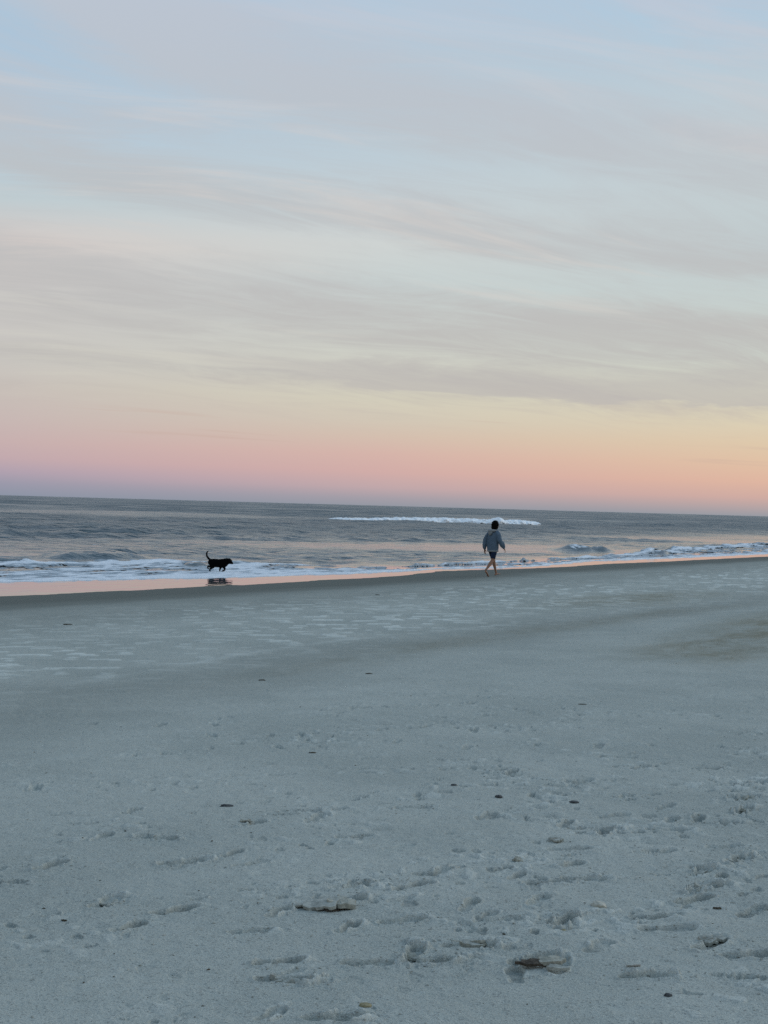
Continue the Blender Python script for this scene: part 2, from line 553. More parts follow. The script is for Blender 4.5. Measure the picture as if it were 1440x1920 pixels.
# ------------------------------------------------------------------ sand
HUMAN = [  # prints picked out on the beach: pixel, length, turn, depth, crumbling
    (1135, 1560, .27, 20, .024, .5), (1030, 1655, .28, 60, .026, .4), (1095, 1648, .26, 70, .022, 1.), (1320, 1668, .28, 75, .030, 1.2),
    (1300, 1686, .26, 60, .026, .3), (1385, 1612, .30, 85, .028, 1.2), (1315, 1637, .27, 70, .020, 1.2), (1395, 1497, .28, 80, .026, 1.),
    (1395, 1520, .28, 75, .03, 1.3), (1350, 1544, .28, 70, .022, 1.2), (1308, 1536, .26, 60, .022, .4), (1258, 1538, .26, 65, .022, .3),
    (1058, 1728, .27, 70, .028, .9), (1225, 1720, .27, 80, .020, .6), (775, 1786, .28, 55, .032, 1.2), (812, 1802, .27, 65, .028, 1.2),
    (880, 1774, .28, 75, .024, 1.2), (1000, 1800, .30, 60, .024, .6), (1212, 1832, .26, 70, .026, .8), (1387, 1832, .24, 85, .016, .2),
    (1412, 1708, .28, 70, .018, .3), (825, 1635, .26, 75, .020, .3), (880, 1700, .26, 70, .020, .2), (775, 1662, .27, 65, .020, 1.),
    (752, 1726, .28, 70, .020, 1.), (1070, 1621, .26, 75, .020, .6), (660, 1662, .27, 75, .022, 1.), (645, 1690, .28, 80, .028, .8),
    (200, 1690, .28, 70, .020, 1.1), (95, 1622, .28, 75, .018, 1.), (345, 1616, .30, 55, .020, .8), (15, 1655, .26, 80, .026, .4),
    (330, 1706, .30, 60, .022, .4), (520, 1710, .26, 75, .018, 1.), (535, 1838, .28, 80, .028, 1.3), (525, 1803, .26, 70, .022, .5),
    (295, 1571, .28, 80, .020, .8), (475, 1543, .26, 70, .018, .8), (665, 1568, .26, 70, .018, .4), (470, 1746, .25, 75, .016, .9),
    (700, 1805, .28, 70, .020, .8), (625, 1910, .28, 70, .022, 1.), (240, 1738, .28, 60, .018, .7), (560, 1522, .28, 75, .016, .7),
    (775, 1515, .28, 70, .020, .7), (650, 1740, .24, 60, .018, .9), (1170, 1493, .28, 80, .018, .6), (1060, 1545, .26, 70, .018, .7),
    (1110, 1560, .25, 60, .018, .7), (955, 1450, .28, 80, .018, .9), (1085, 1465, .28, 75, .016, .7), (1200, 1440, .28, 80, .016, .6),
    (1330, 1440, .28, 75, .018, .8), (1420, 1470, .28, 75, .022, 1.), (1360, 1588, .28, 70, .018, .9), (1240, 1600, .27, 70, .016, .6),
    (1010, 1690, .26, 70, .016, .6), (935, 1725, .26, 60, .014, .5), (1410, 1790, .30, 75, .022, .8), (1330, 1770, .32, 60, .020, .7),
]


def footprint_shape(a, b, L, depth, crumble, seed, x, y):
    """height change of one print; a runs heel to toe, b across, in metres"""
    W = L * 0.36
    heel = ((a + L * .30) / (L * .20)) ** 2 + (b / (W * .40)) ** 2
    ball = ((a - L * .17) / (L * .31)) ** 2 + ((b - W * .04) / (W * .50)) ** 2
    mid = ((a + L * .06) / (L * .22)) ** 2 + ((b - W * .06) / (W * .34)) ** 2
    d = np.minimum(np.minimum(heel, ball), mid)
    wob = 0.20 * gnoise(x * 11, y * 11, seed) + 0.10 * gnoise(x * 27, y * 27, seed + 1)
    r = np.sqrt(d) + wob
    inside = 1 - sstep(r, 0.74, 1.0)
    rim = np.exp(-((r - 1.13) / 0.14) ** 2)
    n1 = fbm(x * 14, y * 18, seed + 5, 2, 0.5)
    n2 = fbm(x * 24, y * 26, seed + 8, 2, 0.5)
    h = -depth * inside * (0.65 + 0.35 * sstep(a, -L * .3, L * .4)) + depth * 0.30 * rim * (0.7 + 0.6 * n1)
    # the dry crust breaks into plates that are pushed up round the toe end and one side
    toe = np.exp(-((a - L * .46) / (L * .30)) ** 2 - (b / (W * .80)) ** 2)
    side = np.exp(-((r - 1.30) / 0.30) ** 2) * sstep(gnoise(x * 5, y * 5, seed + 9), -0.15, 0.25)
    mask = np.clip(np.maximum(toe, 0.9 * side) * crumble, 0, 1.2)
    plate = sstep(n1 + 0.35 * mask, 0.20, 0.28) * 0.60 + sstep(n1 + 0.3 * mask, 0.42, 0.50) * 0.40 + sstep(n2, 0.10, 0.24) * 0.18
    h = h + depth * 0.52 * np.clip(mask * 1.4, 0, 1) * plate
    damp_shading = inside * sstep(gnoise(x * 3, y * 3, seed + 2), -0.5, 0.2) * (1 - 0.6 * crumble * (n1 > 0.2))  # print floor: damp sand, with shade put into the colour too
    pale_lit = np.clip(0.5 * rim * sstep(n1, -0.2, 0.3) + mask * plate * 0.7, 0, 1)  # rims and plates: dry crust, with light painted on as well
    return h, damp_shading, pale_lit


def build_sand():
    az = angles(16.8, 900, 6.0)
    px_off = [np.array([30.0, 16.0, 9.0, 6.0, 4.2, 3.2])]
    rs = [0.05, 0.6, 1.2, 1.8, 2.3, 2.7, 3.0, 3.3, 3.6, 3.85, 4.05, 4.2, 4.32]
    off = 1.65 * 1479 / 4.38
    while off > 34:
        rs.append(1.65 * 1479 / off)
        off -= 0.60 if off > 290 else (0.84 if off > 90 else 0.6)
    r = rs[-1]
    while r < 9000:
        r *= 1.03 if r < 200 else 1.2
        rs.append(r)
    rs = np.array(rs)
    A = np.radians(az)[None, :]
    RR = rs[:, None]
    X = np.sin(A) * RR
    Y = np.cos(A) * RR
    z, t, s, q = sand_base(X, Y)
    fade_in = sstep(q, 2.2, 5.5)                 # smooth, wave-washed strip stays flat
    near = 1 - sstep(RR + 0 * X, 25, 45)
    # wind and swash texture
    z = z + fade_in * near * (0.007 * fbm(X / 0.30, Y / 0.30, 21, 3) + 0.0042 * fbm(X / 0.07, Y / 0.07, 25, 3, 0.6))
    # ripple patches in the trough
    rip = np.maximum(fbm(t / 0.75, s / 0.36, 31, 3, 0.55), 0)
    band = sstep(q, 4.4, 6.4) * (1 - sstep(q, 11.5, 16.0))
    spread = sstep(fbm(t / 7, s / 5, 41, 2), -0.35, 0.25)
    pale = sstep(fbm((X + 0.3 * Y) / 0.52, (Y - 0.12 * X) / 0.27, 33, 2, 0.45), 0.17, 0.32) * band * (0.4 + 0.6 * spread)
    pale2 = sstep(fbm(X / 1.4, Y / 2.0, 37, 4, 0.6), 0.22, 0.5) * (1 - sstep(RR + 0 * X, 14, 19)) * 0.15
    z = z + 0.012 * pale + 0.008 * rip * band
    # faint curved tyre or swash line
    lt = 0.015 * np.exp(-((s - 13.2 - 0.35 * np.sin(t / 3.0)) / 0.10) ** 2) * band * sstep(gnoise(t / 2.5, s * 0.1, 51), 0.0, 0.4)
    z = z + 0.5 * lt
    # trampled ground nearer the camera, to the right most of all
    trod = (1 - sstep(RR + 0 * X, 10, 17)) * sstep(fbm(X / 1.6, Y / 1.6, 61, 2) + 0.14 * X, -0.45, 0.35)
    ridge = 1 - np.abs(fbm(X / 0.22, Y / 0.22, 63, 3, 0.55)) * 2.2
    z = z + trod * (0.004 * np.clip(ridge, -0.5, 1) + 0.016 * fbm(X / 0.45, Y / 0.45, 66, 2))
    fl = fbm(X / 0.10, Y / 0.13, 71, 2, 0.5)
    zone = sstep(fbm(X / 0.7, Y / 0.7, 77, 3), -0.12, 0.25) * (0.25 + 0.75 * trod) * (1 - sstep(RR + 0 * X, 13, 20))
    crust = sstep(fl, 0.24, 0.27) * zone
    pits = sstep(-fl, 0.36, 0.41) * zone
    z = z + crust * 0.0065 + sstep(fl, 0.40, 0.43) * zone * 0.006 - 0.016 * pits
    veins = sstep(1 - np.abs(fbm(X / 0.26, Y / 0.20, 79, 3, 0.6)) * 5, 0.62, 0.9) * zone * sstep(gnoise(X / .5, Y / .5, 78), -.1, .3)
    z = z + 0.006 * veins
    damp_shade_p = 0.8 * pits  # pits darkened in colour to stand in for their shade
    pale_lit_p = 0.40 * crust + 0.32 * veins  # raised crust and veins lightened in colour, as if lit
    # prints
    rnd = random.Random(5)
    prints = []
    for i, (px, py, L, turn, dep, cr) in enumerate(HUMAN):
        p = on_sand(px, py)
        prints.append((p[0], p[1], L * rnd.uniform(.8, .95), turn - 18 + rnd.uniform(-38, 38), dep, cr, 100 + 13 * i))
    for i in range(210):                         # fainter, older prints
        yy = rnd.uniform(4.6, 14.5)
        xx = rnd.uniform(-0.29, 0.29) * yy * (1 if rnd.random() < .5 else 1)
        if rnd.random() > 0.45 + 1.2 * xx / yy:
            continue
        prints.append((xx, yy, rnd.uniform(.15, .27), rnd.uniform(-30, 100), rnd.uniform(.006, .015), rnd.uniform(.2, 1.), 3000 + 11 * i))
    for k in range(4):                           # dog tracks
        x0, y0, hd = [(-1.4, 6.2, 62), (0.7, 6.8, 70), (-.6, 8.4, 40), (1.5, 9.0, 58)][k]
        for j in range(9):
            d = j * 0.33
            xx = x0 + math.sin(R(hd)) * d + (-1) ** j * 0.05
            yy = y0 + math.cos(R(hd)) * d
            prints.append((xx, yy, .085, hd, .012, .6, 6000 + 97 * k + j))
    for (cx, cy, L, turn, dep, cr, seed) in prints:
        rr = math.hypot(cx, cy)
        aa = math.degrees(math.atan2(cx, cy))
        i0, i1 = np.searchsorted(rs, [rr - L * 1.2, rr + L * 1.2])
        wdeg = math.degrees(L * 1.2 / rr)
        j0, j1 = np.searchsorted(az, [aa - wdeg, aa + wdeg])
        if i1 - i0 < 2 or j1 - j0 < 2:
            continue
        sx = X[i0:i1, j0:j1]
        sy = Y[i0:i1, j0:j1]
        dx, dy = sx - cx, sy - cy
        ca, sa = math.sin(R(turn)), math.cos(R(turn))
        a = dx * ca + dy * sa
        b = dx * sa - dy * ca
        w = 1 - sstep(np.hypot(a, b), L * 0.8, L * 1.15)
        h, dp, pl = footprint_shape(a, b, L, dep * 1.25, cr, seed, sx, sy)
        damp_shade_p[i0:i1, j0:j1] = np.maximum(damp_shade_p[i0:i1, j0:j1], w * dp * min(1, dep / .018))
        pale_lit_p[i0:i1, j0:j1] = np.maximum(pale_lit_p[i0:i1, j0:j1], w * pl * 0.55)
        if seed in (100 + 13 * 19, 100 + 13 * 20, 100 + 13 * 17):      # shoe treads
            h = h + 0.006 * np.sign(np.sin(a * 2 * math.pi / 0.032)) * (1 - sstep(np.hypot(a / (L * .5), b / (L * .18)), 0.8, 1.0))
        z[i0:i1, j0:j1] += w * h
    wet = 1 - sstep(q + 0.35 * gnoise(t / 2.5, s / 0.8, 81), 2.2, 5.0)
    damp = sstep(q, 1.5, 3.0) * (1 - sstep(q, 5.5, 9.5)) * 0.7 + 0.55 * np.exp(-((q - 14.2 + 0.5 * gnoise(t / 4, s / 3, 83)) / 1.3) ** 2)  # true damp bands: inland of the wet strip and at the berm foot
    # brown mineral stains: along the foot of the berm on the right, and a smear farther off
    p1 = on_sand(1330, 1222)
    p2 = on_sand(1200, 1122)
    t1, s1 = to_ts(p1[0], p1[1])
    t2, s2 = to_ts(p2[0], p2[1])
    sn = fbm(t / 2.2, s / 0.8, 85, 4, 0.6) + 0.5 * fbm(X / 0.25, Y / 0.35, 86, 3, 0.7)
    st1 = np.exp(-((s - s1 + 0.10 * (t - t1)) / 1.0) ** 2) * sstep(t, t1 - 3.5, t1 + 1.0) * (1 - sstep(t, t1 + 9, t1 + 16))
    st1b = 0.55 * np.exp(-((q - 14.6) / 0.55) ** 2) * sstep(t, t1 - 9, t1 - 1.5) * (1 - sstep(t, t1 + 9, t1 + 16))
    st2 = np.exp(-((s - s2) / 1.5) ** 2 - ((t - t2) / 4.5) ** 2)
    stain = np.clip((np.maximum(np.maximum(st1, st1b), 0.8 * st2)) * (0.75 + 1.0 * sn), 0, 1)
    speck = sstep(gnoise(X / 0.035, Y / 0.05, 87), 0.45, 0.7) * sstep(stain, 0.2, 0.6)
    co = np.stack([X, Y, z], -1).reshape(-1, 3)
    f = grid_faces(len(rs), len(az))
    # close the seam behind the camera
    nr, nc = len(rs), len(az)
    i = np.arange(nr - 1)
    seam = np.stack([i * nc + nc - 1, (i + 1) * nc + nc - 1, (i + 1) * nc, i * nc], -1)
    f = np.concatenate([f, seam])
    o = mesh_np('sand', co, f, M_SAND, True,
                dict(wet=wet, damp=np.clip(np.maximum(damp, 0.9 * damp_shade_p), 0, 1), pale=np.clip(np.maximum(pale + pale2 + lt * 40, pale_lit_p), 0, 1), stain=np.clip(stain + 0.3 * speck, 0, 1)))
    tag(o, 'grey beach sand with footprints, ripples and a dark wet strip', kind='structure')
    return o


SAND = build_sand()

# ------------------------------------------------------------------ sea
RIDGES = []


def add_ridge(x0, y0, x1, y1, h, w, cap=0.0):
    a = at_z(x0, y0)
    b = at_z(x1, y1)
    RIDGES.append((a[:2], b[:2], h, w, cap))


add_ridge(95, 1048, 270, 1046, .30, .9, .12)
add_ridge(-120, 1056, 60, 1054, .20, .7, .3)
add_ridge(160, 1038, 300, 1037, .16, .8)
add_ridge(1062, 1032, 1138, 1033, .36, .9, .42)
add_ridge(780, 1051, 832, 1052.5, .16, .5, .05)
add_ridge(385, 1060, 345, 1059, .16, .4, .4)
add_ridge(1215, 1037, 1255, 1037.5, .22, .7, .5)
add_ridge(1258, 1031, 1300, 1032, .26, .8, .7)
add_ridge(1310, 1024, 1380, 1026, .22, .8, .4)
add_ridge(1390, 1022, 1480, 1024, .22, .8, .5)
add_ridge(500, 1033, 600, 1036, .09, .7)
add_ridge(640, 1030, 730, 1034, .09, .7)
add_ridge(300, 1008, 560, 1012, .22, 1.6)
add_ridge(600, 1012, 900, 1016, .20, 1.5)
add_ridge(-100, 1000, 200, 1004, .22, 1.6)
add_ridge(1000, 1010, 1330, 1018, .20, 1.6)
add_ridge(1000, 978, 1060, 981, .5, 3, .2)


def sea_height(X, Y, RR, dr):
    """dr: how far apart the rows of the sheet are there"""
    t, s = to_ts(X, Y)
    q = s - s_front(t)
    open_ = sstep(-q, 0.8, 6.0)
    deepw = sstep(-q, 10, 45)
    z = np.zeros_like(X)
    patch = sstep(fbm(X / 55, Y / 38, 205, 3), -0.28, 0.25)
    patch = np.maximum(patch, sstep(-q, 18, 34) * (1 - sstep(-q, 70, 110)) * 0.9)
    # directional chop, from a choppy sea down to ripples; each component fades out where the sheet is too coarse for it
    rnd = random.Random(11)
    for i in range(26):
        lam = 0.7 * (48 / 0.7) ** (i / 25.0)
        th = R(118) + rnd.gauss(0, 0.45)          # travelling shoreward
        kx, ky = math.cos(th) * 2 * math.pi / lam, math.sin(th) * 2 * math.pi / lam
        amp = 0.0185 * lam ** 0.62 * (0.6 if lam > 8 else 1.0)
        res = np.clip((lam / np.maximum(dr, 1e-3) - 2.0) / 1.5, 0, 1)
        ph = kx * X + ky * Y + rnd.uniform(0, 6.28) + 1.3 * gnoise(X / (lam * 3.1), Y / (lam * 3.1), 210 + i)
        sw = np.sin(ph)
        m = patch if lam < 7 else 0.6 + 0.4 * patch
        g = np.clip(0.75 + 1.1 * gnoise(X / (lam * 4), Y / (lam * 4), 260 + i), 0, 1.6)
        if lam > 6:
            z += amp * sw * res * deepw * m * g
        else:
            z += amp * (sw + 0.25 * np.sin(2 * ph + 1.2)) * res * (0.62 * open_ + 0.38 * deepw) * m * g
    foamcap = np.zeros_like(X)
    for k, (a, b, h, w, cap) in enumerate(RIDGES):
        ab = b - a
        L = np.hypot(*ab)
        e = ab / L
        n = np.array([e[1], -e[0]])               # towards the camera
        if n[1] > 0:
            n = -n
        al = (X - a[0]) * e[0] + (Y - a[1]) * e[1]
        ac = (X - a[0]) * n[0] + (Y - a[1]) * n[1]
        mk = (al > -L * .4) & (al < L * 1.4) & (np.abs(ac) < w * 6)
        if not mk.any():
            continue
        al, ac = al[mk], ac[mk]
        x, y = X[mk], Y[mk]
        ac = ac + 0.5 * w * gnoise(al / (L * 0.35), al * 0, 300 + k)
        ends = sstep(al, -L * .25, L * .25) * (1 - sstep(al, L * .75, L * 1.25))
        prof = np.where(ac > 0, np.exp(-(ac / (w * 0.55)) ** 2), np.exp(-(ac / (w * 1.9)) ** 2))
        zz = h * ends * prof * (0.8 + 0.45 * gnoise(al / 1.3, ac / 2, 320 + k)) + 0.2 * h * ends * prof * fbm(al / 0.7, ac / 0.25, 330 + k, 3, 0.6)
        z[mk] += zz
        foamcap[mk] = np.maximum(foamcap[mk], cap * ends * np.exp(-((ac - 0.1 * w) / (w * 0.8)) ** 2) *
                                 (0.5 + 1.0 * sstep(gnoise(al / (0.45 * L) + 3, al * 0, 340 + k), -0.3, 0.4)))
    # thin swash sheet running up the slope: nearly still
    z = z + FILM * np.clip(s - (s_front(t)), 0, 6)
    film = 1 - sstep(-q, 0.0, 1.0)
    z = z + (0.0030 * gnoise(t / 1.6, s / 0.40, 371) + 0.0014 * gnoise(t / 0.5, s / 0.18, 373)) * film
    return z, t, s, q, patch, open_, deepw, foamcap


def build_sea():
    az = angles(16.8, 580, 6.0)
    rs = [24.0, 26.0, 28.0]
    off = 2.3 * 1479 / 28.6
    while off > 2.0:
        rs.append(2.3 * 1479 / off)
        off -= 0.22 if off > 40 else (0.16 if off > 14 else 0.06)
    r = rs[-1]
    while r < 14000:
        r *= 1.06
        rs.append(r)
    rs = np.array(rs)
    drs = np.gradient(rs)[:, None]
    A = np.radians(az)[None, :]
    RR = rs[:, None] + 0 * A
    X = np.sin(A) * RR
    Y = np.cos(A) * RR
    z, t, s, q, patch, open_, deepw, cap = sea_height(X, Y, RR, np.maximum(drs, RR * 0.0008) + 0 * X)
    shallow = 1 - sstep(-q, -1.0, 7.0)
    chop = (0.30 * open_ + 0.70 * deepw) * (0.45 + 0.55 * patch) + 0.003
    lines = sstep(fbm(t / 6, s / 1.1, 391, 4, 0.6), 0.10, 0.5) * sstep(-q, 2, 8) * (1 - sstep(-q, 26, 60)) * 0.42
    co = np.stack([X, Y, z], -1).reshape(-1, 3)
    f = grid_faces(len(rs), len(az))
    # land side of the ring lies under the sand: leave those faces out
    sv = (s - s_edge(t)).reshape(-1)
    f = f[(sv[f] < 6).any(axis=1)]
    o = mesh_np('sea', co, f, M_SEA, True, dict(far=sstep(RR, 70, 500), shallow=shallow, chop=np.clip(chop, 0, 1), foam=np.clip(np.maximum(cap, lines), 0, 1)))
    tag(o, 'grey evening sea with low swell running onto the beach', kind='structure')
    return o


SEA = build_sea()


def build_surf():
    """broken water between the last small waves and the swash sheet"""
    tt = [-40.0]
    while tt[-1] < 190:
        d = math.hypot(*from_ts(tt[-1], -5))
        tt.append(tt[-1] + max(0.05, d * 0.0013))
    tt = np.array(tt)
    nu = 120
    u = np.linspace(0, 1, nu) ** 1.35
    T = tt[None, :] + 0 * u[:, None]
    # how far the foam reaches back out to sea, along the shore
    bt, bs = curve_from_px([(-250, 1058), (0, 1055), (150, 1054), (250, 1051), (420, 1056), (500, 1056), (620, 1062), (720, 1063), (820, 1058), (925, 1052), (1000, 1050),
                            (1100, 1045), (1200, 1036), (1280, 1029), (1360, 1023), (1440, 1018), (1700, 1004)])
    back = np.minimum(np.interp(T, bt, bs), s_front(T) - 2.0)
    fr = s_front(T) + 0.20 * fbm(T / 1.1, T * 0 + 3, 401, 4, 0.6)
    S = fr + (back - fr) * u[:, None]
    X, Y = from_ts(T, S)
    RR = np.hypot(X, Y)
    base = sea_height(X, Y, RR, 0 * X + 0.25)[0]
    n1 = fbm(T / 1.3, S / 0.8, 411, 5, 0.6)
    n2 = fbm(T / 4.5, S / 2.2, 421, 3, 0.5)
    edge = np.exp(-(u[:, None] / 0.045) ** 2)
    rear = np.exp(-((u[:, None] - 0.86) / 0.10) ** 2)
    hole = sstep(u[:, None] + 0 * T, 0.10, 0.5)
    dens = sstep(T, -14, 4) * 0
    keep = 0.34 + 0.45 * edge + 0.22 * rear + 0.55 * n1 + 0.4 * n2 - 0.20 * hole
    # thinner to the middle of the bay, thick on the left and far right
    ta = np.array([to_ts(*at_z(px, 1066)[:2])[0] for px in (0, 420, 560, 760, 950, 1150, 1440)])
    tv = np.array([.14, .13, .03, -.06, -.10, -.05, .06])
    keep = keep + np.interp(T, ta, tv)
    # breaking crest along the rear edge
    band2 = fbm(T / 3.2, S / 0.42, 461, 3, 0.55)
    keep = keep + 0.24 * band2 - 0.02
    dg_ = at_z(450, 1062)
    keep = keep + 0.26 * np.exp(-((X - dg_[0]) / 1.0) ** 2 - ((Y - dg_[1]) / 5.0) ** 2)
    roll = rear * (0.09 + 0.10 * np.clip(fbm(T / 0.9, S / 1.5, 431, 4, 0.55), -0.6, 1)) * sstep(fbm(T / 3.5, T * 0, 441, 2), -0.25, 0.3)
    lift = 0.012 + 0.045 * np.clip(n1 + 0.3, 0, 1) + 0.03 * edge * (0.6 + fbm(T / 0.25, S / 0.25, 451, 3)) + roll
    tap = sstep(keep, 0.17, 0.34) * sstep(u[:, None] + 0 * T, 0.0, 0.03)
    z = np.maximum(base, 0.0) + lift * tap - 0.006
    co = np.stack([X, Y, z], -1).reshape(-1, 3)
    f = grid_faces(nu, len(tt))
    kv = keep.reshape(-1)
    f = f[(kv[f] > 0.16).all(axis=1)]
    used = np.unique(f)
    remap = -np.ones(len(co), dtype=np.int64)
    remap[used] = np.arange(len(used))
    thick = sstep(keep + 0.25 * fbm(T / 0.5, S / 0.2, 471, 3), 0.18, 0.62) + 0.5 * edge + 0.5 * rear * sstep(n2, -.2, .3)
    o = mesh_np('surf_foam', co[used], remap[f], M_FOAM, True, dict(thick=np.clip(thick, 0, 1).reshape(-1)[used]))
    tag(o, 'bluish white foam of broken waves along the shoreline', 'foam', kind='stuff')


build_surf()


def build_breaker():
    """white water of the one wave breaking farther out"""
    pts = [(606, 976.2), (622, 976.6), (680, 978.5), (760, 980), (850, 982), (930, 984.5), (1008, 986)]
    w = np.array([at_z(*p)[:2] for p in pts])
    seg = np.concatenate([[0], np.cumsum(np.hypot(*np.diff(w, axis=0).T))])
    L = seg[-1]
    n = 420
    m = 26
    d = np.linspace(0, L, n)
    cx = np.interp(d, seg, w[:, 0])
    cy = np.interp(d, seg, w[:, 1])
    uu = d / L
    hgt = 0.22 + 0.45 * sstep(uu, 0.0, 0.06) + 0.30 * sstep(uu, 0.05, 0.5) * (1 - sstep(uu, 0.90, 1.0))
    hgt = hgt * (0.72 + 0.30 * fbm(d / 3.0, d * 0, 501, 3)) + 0.30 * np.exp(-((uu - 0.785) / 0.022) ** 2) - 0.10 * np.exp(-((uu - 0.10) / 0.14) ** 2)
    hgt = np.maximum(hgt, 0.06)
    a = np.linspace(0, math.pi, m)
    D, Aa = np.meshgrid(d, a, indexing='ij')
    H = hgt[:, None]
    rad = 1 + 0.30 * fbm(D / 0.8, Aa * 1.6, 511, 4, 0.6)
    dep = np.cos(Aa) * (1.6 + 2.4 * H) * rad
    zz = np.sin(Aa) ** 0.8 * H * rad + 0.10 * fbm(D / 0.35, Aa * 4, 521, 3) * np.sin(Aa) - 0.05
    X = cx[:, None] + 0.2 * np.cos(Aa)
    Y = cy[:, None] - dep
    co = np.stack([X, Y, zz + 0.12], -1).reshape(-1, 3)
    o = mesh_np('breaking_wave', co, grid_faces(n, m), M_BREAKER, True)
    tag(o, 'long white breaking wave crest offshore behind the walking person', 'wave')


build_breaker()


# ------------------------------------------------------------------ bodies: lofted limbs fused into one skin
def loft(bm, pts, n=14, frame=None, cap=1.0):
    """pts: (x, y, z, r_side, r_other) ; a closed tube with rounded ends. frame: a vector that r_side follows"""
    P = [Vector(p[:3]) for p in pts]
    rings = []
    ref = Vector(frame) if frame else Vector((0, 1, 0))
    N = len(P)
    items = []
    for i, p in enumerate(P):
        tg = (P[min(i + 1, N - 1)] - P[max(i - 1, 0)]).normalized()
        items.append((p, tg, pts[i][3], pts[i][4]))
    # rounded caps
    p, tg, a, b = items[0]
    c = min(a, b) * cap
    cap0 = [(p - tg * c * .85, tg, a * .35, b * .35), (p - tg * c * .55, tg, a * .78, b * .78)]
    p, tg, a, b = items[-1]
    c = min(a, b) * cap
    cap1 = [(p + tg * c * .55, tg, a * .78, b * .78), (p + tg * c * .85, tg, a * .35, b * .35)]
    for p, tg, a, b in cap0 + items + cap1:
        side = (ref - tg * ref.dot(tg))
        if side.length < 1e-4:
            side = Vector((1, 0, 0)) - tg * tg.x
        side.normalize()
        oth = tg.cross(side)
        rings.append([bm.verts.new(p + side * a * math.cos(2 * math.pi * k / n) + oth * b * math.sin(2 * math.pi * k / n)) for k in range(n)])
    for r0, r1 in zip(rings[:-1], rings[1:]):
        for k in range(n):
            bm.faces.new((r0[k], r0[(k + 1) % n], r1[(k + 1) % n], r1[k]))
    bm.faces.new(list(reversed(rings[0])))
    bm.faces.new(rings[-1])


def ball(bm, c, rx, ry, rz, sub=2):
    g = bmesh.ops.create_icosphere(bm, subdivisions=sub, radius=1.0)
    for v in g['verts']:
        v.co = Vector((c[0] + v.co.x * rx, c[1] + v.co.y * ry, c[2] + v.co.z * rz))


def fuse(name, bm, mat, voxel, smooth_it=6, parent=None, wobble=None):
    """one continuous surface from overlapping pieces"""
    bmesh.ops.recalc_face_normals(bm, faces=bm.faces)
    me = bpy.data.meshes.new(name + '_raw')
    bm.to_mesh(me)
    bm.free()
    tmp = bpy.data.objects.new(name + '_raw', me)
    COL.objects.link(tmp)
    md = tmp.modifiers.new('remesh', 'REMESH')
    md.mode = 'VOXEL'
    md.voxel_size = voxel
    sm = tmp.modifiers.new('smooth', 'SMOOTH')
    sm.iterations = smooth_it
    sm.factor = 0.5
    dg = bpy.context.evaluated_depsgraph_get()
    dg.update()
    out = bpy.data.meshes.new_from_object(tmp.evaluated_get(dg))
    bpy.data.objects.remove(tmp)
    bpy.data.meshes.remove(me)
    out.name = name
    if wobble:
        wobble(out)
    out.polygons.foreach_set('use_smooth', np.ones(len(out.polygons), dtype=bool))
    out.materials.clear()
    out.materials.append(mat)
    o = bpy.data.objects.new(name, out)
    COL.objects.link(o)
    if parent:
        o.parent = parent
    return o


def wobble_noise(amp, scale, seed, zf=1.0):
    def f(me):
        n = len(me.vertices)
        co = np.empty(n * 3, dtype=np.float32)
        no = np.empty(n * 3, dtype=np.float32)
        me.vertices.foreach_get('co', co)
        me.vertices.foreach_get('normal', no)
        co = co.reshape(-1, 3)
        no = no.reshape(-1, 3)
        d = fbm(co[:, 0] * scale + co[:, 2] * scale * .7 * zf, co[:, 1] * scale + co[:, 2] * scale * .8 * zf, seed, 3, 0.6)
        co = co + no * (amp * d)[:, None]
        me.vertices.foreach_set('co', co.astype(np.float32).ravel())
        me.update()
    return f


def hand(bm, wrist, direction, palm_n, thumb_side):
    """relaxed hand hanging from the wrist: palm, four unequal curled fingers and a thumb"""
    d = Vector(direction).normalized()
    n = Vector(palm_n)
    n = (n - d * n.dot(d)).normalized()
    w = d.cross(n).normalized() * thumb_side
    W = Vector(wrist)

    def p(along, across, out, r1, r2):
        v = W + d * along + w * across + n * out
        return (v.x, v.y, v.z, r1, r2)
    loft(bm, [p(-.03, 0, 0, .026, .020), p(.02, 0, 0, .032, .017), p(.06, .002, 0, .040, .016), p(.092, 0, .002, .039, .014)], 12, w)
    for k, (off, ln) in enumerate(((.030, .072), (.010, .080), (-.011, .074), (-.030, .058))):
        loft(bm, [p(.080, off, .0, .0095, .0095), p(.092 + ln * .4, off * 1.05, .006, .0090, .0090),
                  p(.092 + ln * .75, off * 1.05, .022, .0082, .0082), p(.092 + ln * .92, off * 1.02, .040, .0075, .0075)], 8, w)
    loft(bm, [p(.02, .026, .004, .014, .013), p(.05, .048, .012, .011, .011), p(.080, .056, .022, .0095, .0095), p(.100, .054, .030, .008, .008)], 8, w)


def foot(bm, heel, toe, up):
    """bare foot from heel to toe tips, sole side away from 'up'"""
    H, T = Vector(heel), Vector(toe)
    d = (T - H)
    L = d.length
    d.normalize()
    u = Vector(up)
    u = (u - d * u.dot(d)).normalized()
    w = u.cross(d)

    def p(f, across, lift, a, b):
        v = H + d * L * f + w * across + u * lift
        return (v.x, v.y, v.z, a, b)
    loft(bm, [p(.06, 0, .034, .030, .030), p(.25, 0, .045, .032, .036), p(.45, 0, .038, .034, .028), p(.66, 0, .026, .043, .020), p(.80, 0, .018, .042, .014)], 12, w)
    for k, (off, ln, r) in enumerate(((-.032, .99, .013), (-.012, 1.0, .0095), (.005, .97, .009), (.020, .93, .0085), (.034, .88, .0085))):
        loft(bm, [p(.74, off, .014, r, r), p(ln * .92, off, .013, r, r), p(ln, off, .010, r * .9, r * .9)], 8, w)


